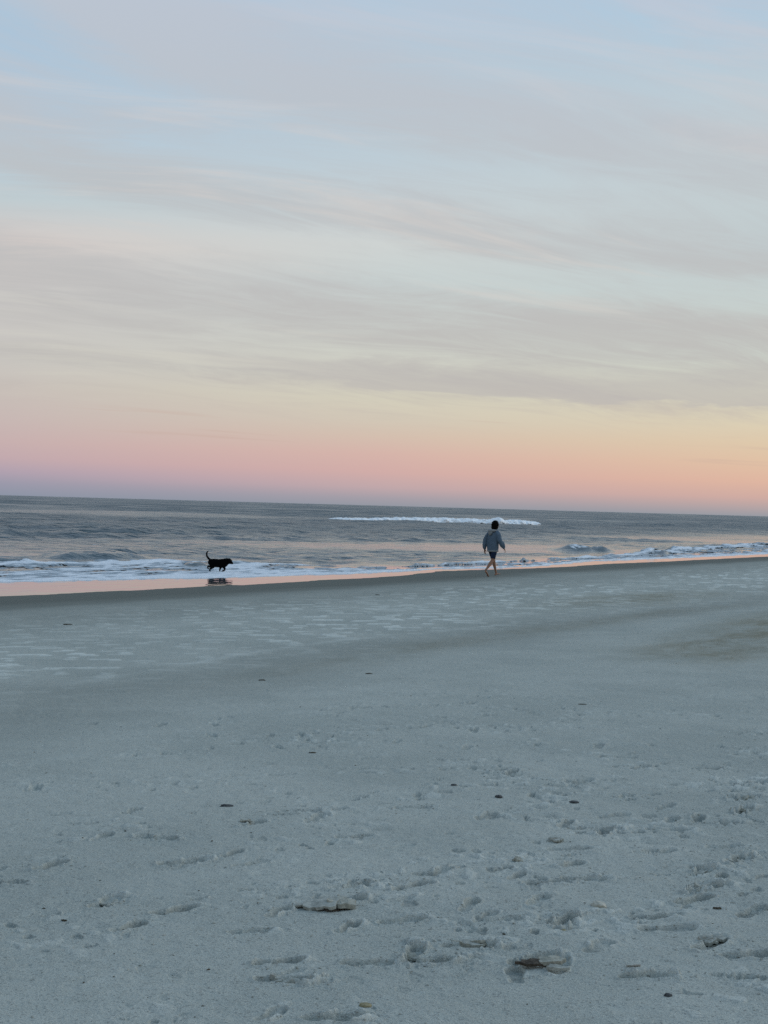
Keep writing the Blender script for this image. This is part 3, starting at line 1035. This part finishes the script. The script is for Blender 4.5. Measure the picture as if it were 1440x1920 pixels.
M_SKIN = mat_plain('skin', (0.30, 0.155, 0.095), 0.55, 0.12, 25, 0.001, 0.35)
M_HOODIE = mat_plain('hoodie_fleece', (0.108, 0.148, 0.188), 0.95, 0.14, 18, 0.006, 0.1)
M_HOODIE_TRIM = mat_plain('hoodie_ribbing', (0.25, 0.255, 0.25), 0.95, 0.12, 60, 0.004, 0.1)
M_SHORTS = mat_plain('shorts_cloth', (0.012, 0.022, 0.048), 0.85, 0.2, 25, 0.004, 0.2)
M_HAIR = mat_plain('dark_hair', (0.004, 0.0035, 0.003), 0.8, 0.4, 60, 0.006, 0.06)
M_FUR = mat_plain('black_fur', (0.003, 0.003, 0.0033), 0.9, 0.4, 70, 0.006, 0.03)


def build_person():
    # local frame: x forward, y to the walker's left, z up; striding, seen from behind
    hipR, hipL = (0.0, -.09, .92), (0.0, .09, .92)
    kneeR, ankR, heelR, toeR = (-.09, -.085, .50), (-.41, -.085, .205), (-.452, -.085, .142), (-.275, -.09, -.025)
    kneeL, ankL, heelL, toeL = (.15, .085, .505), (.28, .075, .105), (.235, .075, .0), (.478, .085, .05)
    b = bmesh.new()
    # legs
    loft(b, [(0, -.085, .98, .085, .095), (-.01, -.09, .86, .088, .098), (-.05, -.088, .68, .072, .080), kneeR + (.055, .062)], 16)
    loft(b, [kneeR + (.055, .060), (-.19, -.085, .415, .056, .064), (-.285, -.085, .318, .044, .050), (-.37, -.085, .240, .032, .036), ankR + (.033, .036)], 16)
    loft(b, [(0, .085, .98, .085, .095), (.015, .09, .86, .088, .098), (.09, .088, .68, .072, .080), kneeL + (.055, .062)], 16)
    loft(b, [kneeL + (.055, .060), (.175, .083, .40, .056, .064), (.21, .081, .29, .046, .052), (.252, .077, .18, .032, .037), ankL + (.033, .036)], 16)
    foot(b, heelR, toeR, (.55, 0, .8))
    foot(b, heelL, toeL, (-.2, 0, 1))
    # trunk, neck, head
    loft(b, [(0, 0, .90, .165, .115), (0, 0, 1.02, .160, .110), (.01, 0, 1.18, .155, .105), (.02, 0, 1.32, .175, .110), (.02, 0, 1.42, .165, .085), (.03, 0, 1.47, .09, .07)], 20)
    loft(b, [(.025, 0, 1.44, .062, .062), (.075, -.010, 1.57, .055, .058)], 14)
    hd = Vector((.105, -.022, 1.655))
    ball(b, hd, .096, .076, .115, 3)
    ball(b, hd + Vector((.035, -.006, -.065)), .062, .055, .05, 2)          # jaw
    loft(b, [tuple(hd + Vector((.088, -.012, .012))) + (.010, .010), tuple(hd + Vector((.112, -.016, -.028))) + (.015, .013)], 8)   # nose
    for sgn in (-1, 1):
        ball(b, hd + Vector((-.002, sgn * .077, -.012)), .020, .010, .032, 2)   # ears
        ball(b, hd + Vector((.083, sgn * .033, .022)), .016, .018, .008, 2)     # brows
        ball(b, hd + Vector((.080, sgn * .033, .004)), .013, .014, .010, 2)     # eyelids
    ball(b, hd + Vector((.092, -.012, -.060)), .012, .024, .008, 2)          # mouth
    # arms
    shR, elR, wrR = (.015, -.185, 1.40), (.03, -.295, 1.15), (.22, -.315, .93)
    shL, elL, wrL = (.01, .185, 1.40), (-.095, .262, 1.13), (-.10, .285, .865)
    loft(b, [shR + (.055, .055), elR + (.040, .043), wrR + (.027, .030)], 12)
    loft(b, [shL + (.055, .055), elL + (.040, .043), wrL + (.027, .030)], 12)
    hand(b, wrR, (.30, -.10, -.55), (-.6, .55, 0), 1)
    hand(b, wrL, (.10, .02, -1), (.1, -1, 0), -1)
    body = fuse('person', b, M_SKIN, 0.0065, 4)
    # clothes
    b = bmesh.new()
    loft(b, [(0, 0, .835, .205, .175), (0, 0, .92, .215, .176), (.0, 0, 1.02, .216, .170), (.005, 0, 1.16, .212, .160), (.01, 0, 1.30, .226, .150),
             (.015, 0, 1.39, .205, .128), (.02, 0, 1.45, .135, .098), (.025, 0, 1.495, .09, .08)], 24, None, .12)
    loft(b, [(.015, -.15, 1.41, .085, .085), (.02, -.205, 1.35, .092, .096), (.03, -.285, 1.17, .086, .090), (.10, -.310, 1.06, .084, .088), (.19, -.316, .96, .068, .070), (.21, -.316, .935, .045, .047)], 16)
    loft(b, [(.01, .15, 1.41, .085, .085), (-.01, .205, 1.35, .092, .096), (-.088, .262, 1.15, .085, .090), (-.108, .276, 1.02, .080, .084), (-.105, .282, .92, .062, .064), (-.101, .284, .885, .043, .046)], 16)
    # folds: a soft crease down the back and blousing above the hem
    for y0, zt in ((-.10, 1.25), (.04, 1.30), (.14, 1.2)):
        loft(b, [(-.135, y0, zt, .012, .016), (-.150, y0 * .9, 1.05, .016, .022), (-.146, y0 * .8, .90, .012, .018)], 8)
    hood = fuse('hoodie', b, M_HOODIE, 0.009, 5, body, wobble_noise(0.030, 9.0, 61, .35))
    b = bmesh.new()
    loft(b, [(.07, .105, 1.485, .030, .035), (-.02, .115, 1.49, .034, .042), (-.105, .080, 1.485, .048, .058), (-.145, 0, 1.470, .054, .068), (-.105, -.080, 1.485, .048, .058), (-.02, -.115, 1.49, .034, .042), (.07, -.105, 1.485, .030, .035)], 12, (0, 0, 1))
    loft(b, [(-.12, .0, 1.46, .09, .05), (-.160, 0, 1.40, .085, .04), (-.165, 0, 1.345, .04, .025)], 12)
    fuse('hood', b, M_HOODIE_TRIM, 0.009, 4, hood, wobble_noise(0.008, 12, 63))
    b = bmesh.new()
    loft(b, [(0, 0, .795, .205, .178), (0, 0, .82, .210, .182), (0, 0, .85, .206, .176)], 24, None, .08)
    fuse('hem_band', b, M_HOODIE_TRIM, 0.009, 2, hood)
    for c, p0, p1 in (('cuff', (.205, -.316, .945), (.225, -.318, .915)), ('cuff', (-.102, .284, .895), (-.100, .285, .860))):
        b = bmesh.new()
        loft(b, [p0 + (.042, .044), p1 + (.040, .041)], 12, None, .2)
        fuse(c, b, M_HOODIE_TRIM, 0.007, 1, hood)
    b = bmesh.new()
    loft(b, [(0, 0, 1.0, .175, .125), (0, 0, .92, .185, .135), (0, 0, .86, .18, .13)], 20)
    loft(b, [(0, -.085, .90, .095, .115), (-.035, -.09, .76, .092, .105), (-.062, -.088, .64, .084, .094), (-.076, -.087, .575, .078, .088)], 18, None, .12)
    loft(b, [(0, .085, .90, .095, .115), (.055, .09, .76, .092, .105), (.105, .088, .64, .084, .094), (.128, .087, .575, .078, .088)], 18, None, .12)
    fuse('shorts', b, M_SHORTS, 0.009, 3, body, wobble_noise(0.008, 9, 65))
    # curly hair, falling to the collar
    b = bmesh.new()
    rnd = random.Random(9)
    ball(b, hd + Vector((-.030, .004, .030)), .128, .118, .122, 3)
    ball(b, hd + Vector((-.075, .010, -.06)), .088, .112, .105, 3)
    ball(b, hd + Vector((-.065, .006, -.12)), .070, .095, .070, 3)
    for i in range(150):
        th = rnd.uniform(0, 6.283)
        ph = rnd.uniform(-.95, 1.45)
        v = Vector((math.cos(th) * math.cos(ph), math.sin(th) * math.cos(ph), math.sin(ph)))
        if v.x > 0.45 and v.z < 0.62:
            continue
        c = hd + Vector((-.035, .004, .012)) + Vector((v.x * .118, v.y * .116, v.z * .130))
        r = rnd.uniform(.020, .036)
        ball(b, c, r, r, r, 1)
    fuse('hair', b, M_HAIR, 0.007, 1, body, wobble_noise(0.010, 40, 67))
    p = on_sand(922.5, 1080.5)
    body.location = (p[0], p[1], p[2] + 0.012)
    body.rotation_euler = (0, 0, R(45))
    body.scale = (1, .93, 1)
    tag(body, 'person in a grey hooded sweatshirt and dark shorts walking barefoot along the wet sand', 'person')
    return body


PERSON = build_person()


def build_dog():
    # local frame: x forward, z up from the thin water it runs through
    b = bmesh.new()
    # trunk: deep chest narrowing to the loin
    loft(b, [(-.345, 0, .270, .085, .095), (-.27, 0, .252, .105, .122), (-.16, 0, .245, .110, .124), (-.05, 0, .236, .118, .130), (.06, 0, .236, .125, .142),
             (.14, 0, .256, .116, .134), (.20, 0, .284, .098, .110)], 20)
    # neck and head, carried low and stretched forward
    loft(b, [(.15, 0, .290, .096, .108), (.215, 0, .306, .088, .096), (.265, 0, .314, .082, .088)], 16)
    loft(b, [(.245, 0, .316, .078, .082), (.295, 0, .318, .078, .082), (.335, 0, .295, .062, .066), (.368, 0, .268, .042, .042), (.402, 0, .250, .034, .032)], 14)
    loft(b, [(.29, 0, .265, .042, .030), (.34, 0, .240, .030, .018), (.385, 0, .226, .022, .012)], 10)    # lower jaw
    ball(b, (.408, 0, .258), .013, .017, .013, 2)                                                       # nose
    for sg in (-1, 1):                                                                                   # hanging ears
        loft(b, [(.275, sg * .060, .362, .026, .016), (.285, sg * .082, .325, .034, .014), (.292, sg * .086, .280, .030, .011), (.296, sg * .084, .252, .014, .009)], 10, (1, 0, 0))
    # tail, lifted and curled forward at the tip
    loft(b, [(-.33, 0, .325, .035, .035), (-.385, 0, .362, .030, .032), (-.440, 0, .415, .028, .031), (-.470, 0, .475, .027, .030), (-.472, 0, .530, .025, .028), (-.448, 0, .580, .022, .025), (-.418, 0, .603, .012, .013)], 12)
    # hind legs: near one under the body, far one kicked back
    loft(b, [(-.29, -.055, .250, 0.073, 0.116), (-.255, -.070, .165, 0.059, 0.083), (-.235, -.072, .125, 0.044, 0.055)], 14)
    loft(b, [(-.238, -.072, .130, 0.041, 0.051), (-.290, -.072, .088, 0.029, 0.037), (-.345, -.072, .058, 0.024, 0.029), (-.350, -.072, .022, 0.022, 0.026), (-.338, -.072, -.012, 0.022, 0.024), (-.305, -.072, -.020, 0.027, 0.020)], 12)
    loft(b, [(-.30, .055, .250, 0.073, 0.116), (-.300, .070, .175, 0.056, 0.076), (-.318, .072, .135, 0.041, 0.051)], 14)
    loft(b, [(-.315, .072, .140, 0.039, 0.049), (-.365, .072, .128, 0.028, 0.034), (-.418, .072, .142, 0.023, 0.028), (-.430, .072, .112, 0.022, 0.024), (-.425, .072, .078, 0.022, 0.024), (-.400, .072, .066, 0.024, 0.020)], 12)
    # forelegs: near one folded under, far one reaching down
    loft(b, [(.10, -.060, .235, 0.061, 0.098), (.085, -.072, .165, 0.049, 0.063), (.120, -.074, .120, 0.039, 0.046)], 14)
    loft(b, [(.118, -.074, .124, 0.037, 0.044), (.158, -.074, .080, 0.029, 0.033), (.150, -.074, .042, 0.026, 0.028), (.095, -.074, .012, 0.023, 0.026), (.060, -.074, .000, 0.027, 0.021)], 12)
    loft(b, [(.08, .060, .235, 0.061, 0.098), (.030, .070, .160, 0.046, 0.059), (.000, .072, .115, 0.037, 0.041)], 14)
    loft(b, [(.002, .072, .118, 0.034, 0.039), (-.012, .072, .065, 0.027, 0.030), (-.022, .072, .020, 0.023, 0.026), (-.020, .072, -.018, 0.023, 0.024), (.008, .072, -.026, 0.028, 0.020)], 12)
    dog = fuse('dog', b, M_FUR, 0.0075, 3, None, wobble_noise(0.012, 24, 71))
    p = at_z(413, 1071.0, 0.03)
    dog.location = (p[0], p[1], 0.035)
    dog.rotation_euler = (0, 0, R(4))
    dog.scale = (0.96, 1.12, 1.05)
    tag(dog, 'black dog running with raised tail through the shallow surf', 'dog')
    return dog


DOG = build_dog()


# ------------------------------------------------------------------ things lying on the sand
def lump_mesh(name, sx, sy, sz, seed, mat, rough=0.35, freq=2.2, sub=4, flat=0.0):
    b = bmesh.new()
    bmesh.ops.create_icosphere(b, subdivisions=sub, radius=1.0)
    me = bpy.data.meshes.new(name)
    b.to_mesh(me)
    b.free()
    n = len(me.vertices)
    co = np.empty(n * 3, dtype=np.float32)
    me.vertices.foreach_get('co', co)
    c = co.reshape(-1, 3).astype(float)
    d = fbm(c[:, 0] * freq + c[:, 2] * 1.9, c[:, 1] * freq - c[:, 2] * 1.3, seed, 4, 0.6)
    d2 = gnoise(c[:, 0] * 1.1 + 5, c[:, 1] * 1.1 + c[:, 2], seed + 3)
    c = c * (1 + rough * d + 0.3 * rough * d2)[:, None]
    if flat:
        c[:, 2] = np.clip(c[:, 2], -1, flat + 0.25 * d)
    c *= np.array([sx, sy, sz])
    me.vertices.foreach_set('co', c.astype(np.float32).ravel())
    me.polygons.foreach_set('use_smooth', np.full(len(me.polygons), True, dtype=bool))
    me.update()
    me.materials.append(mat)
    return me


def sand_z(x, y):
    """true height of the built sand sheet"""
    hit, loc, nrm, idx = SAND.ray_cast(Vector((x, y, 5)), Vector((0, 0, -1)))
    return loc.z if hit else float(sand_base(np.array([x]), np.array([y]))[0][0])


def lay(o, px, py, rz=0.0, tilt=0.0, sink=0.0):
    p = on_sand(px, py)
    o.location = (p[0], p[1], sand_z(p[0], p[1]) - sink)
    o.rotation_euler = (tilt, 0, R(rz))
    return o


def lump(name, px, py, sx, sy, sz, seed, mat, label, cat, rz=0, rough=.35, freq=2.2, flat=0.0, sink=0.25, sub=4, group=None):
    o = bpy.data.objects.new(name, lump_mesh(name, sx, sy, sz, seed, mat, rough, freq, sub, flat))
    COL.objects.link(o)
    lay(o, px, py, rz, 0, -sz * (1 - 2 * sink) * 0.5 if sink < .5 else 0)
    return tag(o, label, cat, group)


def slab(name, px, py, L, W, th, seed, mat, label, cat, rz=0, tilt=8, lift=0.008, parent=None):
    """a broken plate of crusted sand or wood with a ragged outline"""
    n = 26
    m = 5
    rnd = random.Random(seed)
    ang = np.linspace(0, 2 * math.pi, n, endpoint=False)
    rag = 1 + 0.35 * gnoise(np.cos(ang) * 1.7 + seed, np.sin(ang) * 1.7, seed) + 0.30 * gnoise(np.cos(ang) * 4.5 + seed, np.sin(ang) * 4.5, seed + 1)
    co = []
    for side in (1, -1):
        for k in range(m):
            f = (k + 1) / m
            x = np.cos(ang) * rag * f * L / 2
            y = np.sin(ang) * rag * f * W / 2
            zt = th / 2 * (1 + 0.5 * fbm(x * 60, y * 60, seed + 7, 3, .6)) * (1 - 0.15 * f ** 4) + 0.012 * gnoise(x * 14, y * 14, seed + 4)
            z = zt if side > 0 else -th / 2 * (1 - 0.15 * f ** 4) + 0.012 * gnoise(x * 14, y * 14, seed + 4)
            co.append(np.stack([x, y, z + 0 * x], -1))
        co.append(np.array([[0, 0, side * th / 2]]))
    V = np.concatenate(co)
    half = n * m + 1
    F = []
    for sd in (0, 1):
        o0 = sd * half
        for k in range(m - 1):
            for j in range(n):
                a = o0 + k * n + j
                b_ = o0 + k * n + (j + 1) % n
                c = o0 + (k + 1) * n + (j + 1) % n
                d = o0 + (k + 1) * n + j
                F.append((a, d, c, b_) if sd == 0 else (a, b_, c, d))
        cen = o0 + n * m
        for j in range(n):
            F.append((cen, o0 + j, o0 + (j + 1) % n) if sd == 0 else (cen, o0 + (j + 1) % n, o0 + j))
    for j in range(n):
        a = (m - 1) * n + j
        b_ = (m - 1) * n + (j + 1) % n
        F.append((a, half + a, half + b_, b_))
    me = bpy.data.meshes.new(name)
    me.from_pydata([tuple(v) for v in V], [], F)
    me.update()
    me.materials.append(mat)
    o = bpy.data.objects.new(name, me)
    COL.objects.link(o)
    if parent is None:
        lay(o, px, py, rz, R(tilt), -(th * 0.5 + lift))
        tag(o, label, cat)
    else:
        o.parent = parent
    return o


# the large broken crust with a dark hollow under it
e = bpy.data.objects.new('sand_clod', None)
COL.objects.link(e)
lay(e, 617, 1703, 8, 0, -0.004)
e.scale = (1, 1, .72)
tag(e, 'largest broken sand clod with a brown hollow underneath, left of centre', 'sand clod')
for i, (dx, dy, dz, L, W, th, mat, tl, rz) in enumerate(((-.035, 0, .022, .15, .12, .022, M_CLOD, (.10, -.16), 0), (.055, .01, .024, .12, .11, .034, M_CLOD_WARM, (.05, .12), 30),
                                                       (.0, -.02, .004, .11, .07, .014, M_BARK, (0, .05), 5), (-.11, .02, .008, .09, .05, .012, M_CLOD, (.1, 0), 10))):
    c = slab('crust_plate' if mat is not M_BARK else 'dark_core', 0, 0, L, W, th, 41 + i, mat, None, None, parent=e)
    c.location = (dx, dy, dz)
    c.rotation_euler = (tl[0], tl[1], R(rz))

e = bpy.data.objects.new('bark_fragment', None)
COL.objects.link(e)
lay(e, 1018, 1817, -4, 0, -0.003)
e.scale = (1, .9, .75)
tag(e, 'dark brown bark fragment topped with clumped sand, near the lower edge', 'bark')
for i, (dx, dy, dz, L, W, th, mat, tl, rz, nm) in enumerate(((-.04, 0, .012, .12, .05, .016, M_BARK, (.05, .04), 4, 'bark'), (.035, .02, .022, .11, .07, .024, M_CLOD_WARM, (.1, -.08), 12, 'sand_crust'),
                                                           (.05, -.035, .008, .07, .03, .016, M_CLOD, (0, 0), 0, 'sand_crust'))):
    c = slab(nm, 0, 0, L, W, th, 51 + i, mat, None, None, parent=e)
    c.location = (dx, dy, dz)
    c.rotation_euler = (tl[0], tl[1], R(rz))

# crumbled heaps: several small lumps that fell from one print are one thing each
CLODS = [
    (543, 1836, .13, .06, .030, 'crumbly sand clod low on the left, above the bottom edge'),
    (1396, 1518, .13, .06, .024, 'dark edged sand clod by the right edge, lower of two close together'),
    (1393, 1497, .11, .05, .018, 'flat sand clod by the right edge, upper of two close together'),
    (1386, 1613, .13, .07, .028, 'broad broken sand clod by the right edge, above a cluster of shoe prints'),
    (1322, 1664, .12, .06, .024, 'jagged sand clod at the toe of a deep print near the right edge'),
    (1312, 1634, .11, .05, .016, 'low crumbly sand ridge left of the broad broken clod'),
    (972, 1617, .055, .03, .018, 'small dark sided sand clod alone right of centre'),
    (1038, 1578, .09, .05, .020, 'sand clod with flaky top right of centre, upslope of others'),
    (886, 1770, .12, .05, .024, 'long sand clod bordering a row of footprints below centre'),
    (768, 1784, .09, .05, .024, 'rounded sand clod at the near end of a row of footprints'),
    (1352, 1543, .08, .04, .018, 'sand clod with a dark hollow, right side below the paired clods'),
    (1332, 1760, .10, .06, .024, 'sand clod on a low mound near the right edge'),
    (460, 1540, .07, .04, .014, 'small flaky sand clod far left of the dark pebble'),
    (205, 1690, .11, .05, .016, 'flaky sand clod edging a shallow print on the left'),
]
for i, (px, py, sx, sy, sz, lab) in enumerate(CLODS):
    rnd = random.Random(700 + i)
    e = bpy.data.objects.new('sand_clod', None)
    COL.objects.link(e)
    lay(e, px, py, rnd.uniform(-12, 22), 0, 0.0)
    tag(e, lab, 'sand clod')
    for k in range(5 if sx > .08 else 3):
        q = rnd.uniform(.45, .9) if k else 1.0
        c = slab('crust_plate', 0, 0, sx * q * .75, sy * q * 1.1, sz * rnd.uniform(.45, .8), 900 + 31 * i + 7 * k, M_CLOD_WARM if rnd.random() < .3 else M_CLOD, None, None, parent=e)
        c.location = (rnd.uniform(-.45, .45) * sx * (k > 0), rnd.uniform(-.4, .4) * sy * (k > 0), sz * rnd.uniform(.15, .6))
        c.rotation_euler = (rnd.gauss(.02, .16), rnd.gauss(0, .18), rnd.uniform(-.6, .6))

lump('pebble', 935, 1497.5, .022, .018, .012, 3, M_DARK, 'dark round pebble alone right of centre on the smooth sand', 'pebble', rough=.42)
lump('pebble', 1076, 1506, .028, .022, .008, 5, M_DARK, 'flat dark grey pebble to the right of the round dark one', 'pebble', rough=.42)
lump('pebble', 1253, 1872, .014, .013, .008, 7, M_DARK, 'dark pebble at the lower right, nearest the bottom edge', 'pebble', rough=.45)
lump('shell', 851, 1476.5, .020, .014, .008, 9, M_DARK, 'tiny black shell chip left of the round dark pebble', 'shell', rough=.42)
lump('shell', 425, 1512, .036, .016, .010, 11, M_DARK, 'long dark shell chip on bare sand left of centre', 'shell', rough=.45)
lump('shell', 685, 1888, .022, .018, .010, 13, M_OCHRE, 'ochre yellow shell near the middle of the bottom edge', 'shell', rough=.2, flat=.7)
lump('shell', 1122, 1701, .034, .030, .018, 15, M_SHELL, 'pale cream shell half sunk beside footprints on the right', 'shell', rough=.3)
lump('shell', 1057, 1748, .012, .012, .008, 17, M_OCHRE, 'tiny ochre shell chip above the bark fragment', 'shell', rough=.3)
lump('seaweed_scrap', 692, 1263, .038, .022, .008, 19, M_WEED, 'dark seaweed scrap in the middle of the beach, at the trough line', 'seaweed', rough=.5)
lump('seaweed_scrap', 491, 1276, .036, .022, .008, 21, M_WEED, 'dark seaweed scrap at the trough line left of the middle one', 'seaweed', rough=.5)
lump('seaweed_scrap', 586, 1411.5, .026, .012, .006, 23, M_WEED, 'thin dark seaweed scrap on smooth sand left of centre', 'seaweed', rough=.5)
lump('seaweed_scrap', 1092, 1321, .038, .014, .006, 25, M_WEED, 'thin dark seaweed scrap on smooth sand right of centre', 'seaweed', rough=.5)
lump('seaweed_scrap', 708, 1116, .055, .04, .010, 27, M_WEED, 'dark seaweed scrap just above the wet strip left of the person', 'seaweed', rough=.5)
lump('seaweed_scrap', 127, 1172, .075, .04, .010, 29, M_WEED, 'dark seaweed scrap on rippled sand at the far left', 'seaweed', rough=.5)


def twig(name, px, py, L, r, rz, mat, label, seed):
    b = bmesh.new()
    rnd = random.Random(seed)
    pts = []
    for i in range(7):
        f = i / 6 - .5
        pts.append((f * L, rnd.gauss(0, r * .5), r * .8 + rnd.uniform(0, r * .5), r * (1 - .35 * abs(f) * 2 * rnd.random()), r * .8))
    loft(b, pts, 8)
    loft(b, [(L * .1, 0, r, r * .5, r * .5), (L * .2, L * .06, r * 1.2, r * .35, r * .3)], 6)
    me = bpy.data.meshes.new(name)
    b.to_mesh(me)
    b.free()
    me.polygons.foreach_set('use_smooth', np.ones(len(me.polygons), dtype=bool))
    me.materials.append(mat)
    o = bpy.data.objects.new(name, me)
    COL.objects.link(o)
    lay(o, px, py, rz)
    return tag(o, label, 'twig')


twig('twig', 1188, 1815, .055, .0045, 22, M_TWIG, 'short pale twig lying right of the bark fragment', 1)
twig('twig', 1345, 1703, .030, .0050, 2, M_WEED, 'short dark twig near the right edge above a shoe tread', 2)
twig('twig', 236, 1739, .075, .0045, 5, M_WEED, 'dark twig at the edge of a shallow print on the left', 3)
twig('twig', 120, 1727, .022, .004, -20, M_WEED, 'tiny dark twig at the far left of the near sand', 4)


# countless crumbs of sand and specks of shell
def scatter(name, mat, n, rmin, rmax, seed, label, cat, where):
    rnd = np.random.RandomState(seed)
    base = np.array([(1, 0, -.3), (-.5, .87, -.3), (-.5, -.87, -.3), (.1, 0, .8), (.55, .6, .2), (-.8, 0, .25), (.5, -.65, .2)])
    fc = np.array([(0, 4, 3), (4, 1, 3), (1, 5, 3), (5, 2, 3), (2, 6, 3), (6, 0, 3), (0, 1, 4), (1, 2, 5), (2, 0, 6), (0, 2, 1)])
    V, F = [], []
    k = 0
    for x, y in where(rnd, n):
        z = sand_z(x, y)
        r = rmin + (rmax - rmin) * rnd.rand() ** 2.5
        a = rnd.rand() * 6.283
        c, s = math.cos(a), math.sin(a)
        v = base * (0.7 + 0.6 * rnd.rand(7, 1)) * np.array([1.0 + .5 * rnd.rand(), .8, .45 + .4 * rnd.rand()]) * r
        V.append(np.stack([v[:, 0] * c - v[:, 1] * s + x, v[:, 0] * s + v[:, 1] * c + y, v[:, 2] + z + r * .12], -1))
        F.append(fc + k)
        k += 7
    o = mesh_np(name, np.concatenate(V), np.concatenate(F), mat, False)
    return tag(o, label, cat, kind='stuff')


def near_prints(rnd, n):
    cs = [on_sand(p[0], p[1]) for p in HUMAN]
    wt = np.array([p[5] for p in HUMAN]) + .1
    wt /= wt.sum()
    for _ in range(n):
        if rnd.rand() < .75:
            c = cs[rnd.choice(len(cs), p=wt)]
            yield c[0] + rnd.randn() * .13, c[1] + rnd.randn() * .11
        else:
            y = 4.5 + 8 * rnd.rand() ** 1.5
            x = y * (rnd.rand() - .42) * .6
            yield x, y


def all_over(rnd, n):
    for _ in range(n):
        y = 4.5 * (26 / 4.5) ** rnd.rand()
        yield y * (rnd.rand() - .5) * .62, y


scatter('sand_crumbs', M_CLOD, 4200, .002, .008, 1, 'loose crumbs of crusted sand round the footprints', 'sand crumbs', near_prints)
scatter('shell_debris', M_WEED, 260, .003, .009, 2, 'dark specks of shell and seaweed strewn over the beach', 'debris', all_over)
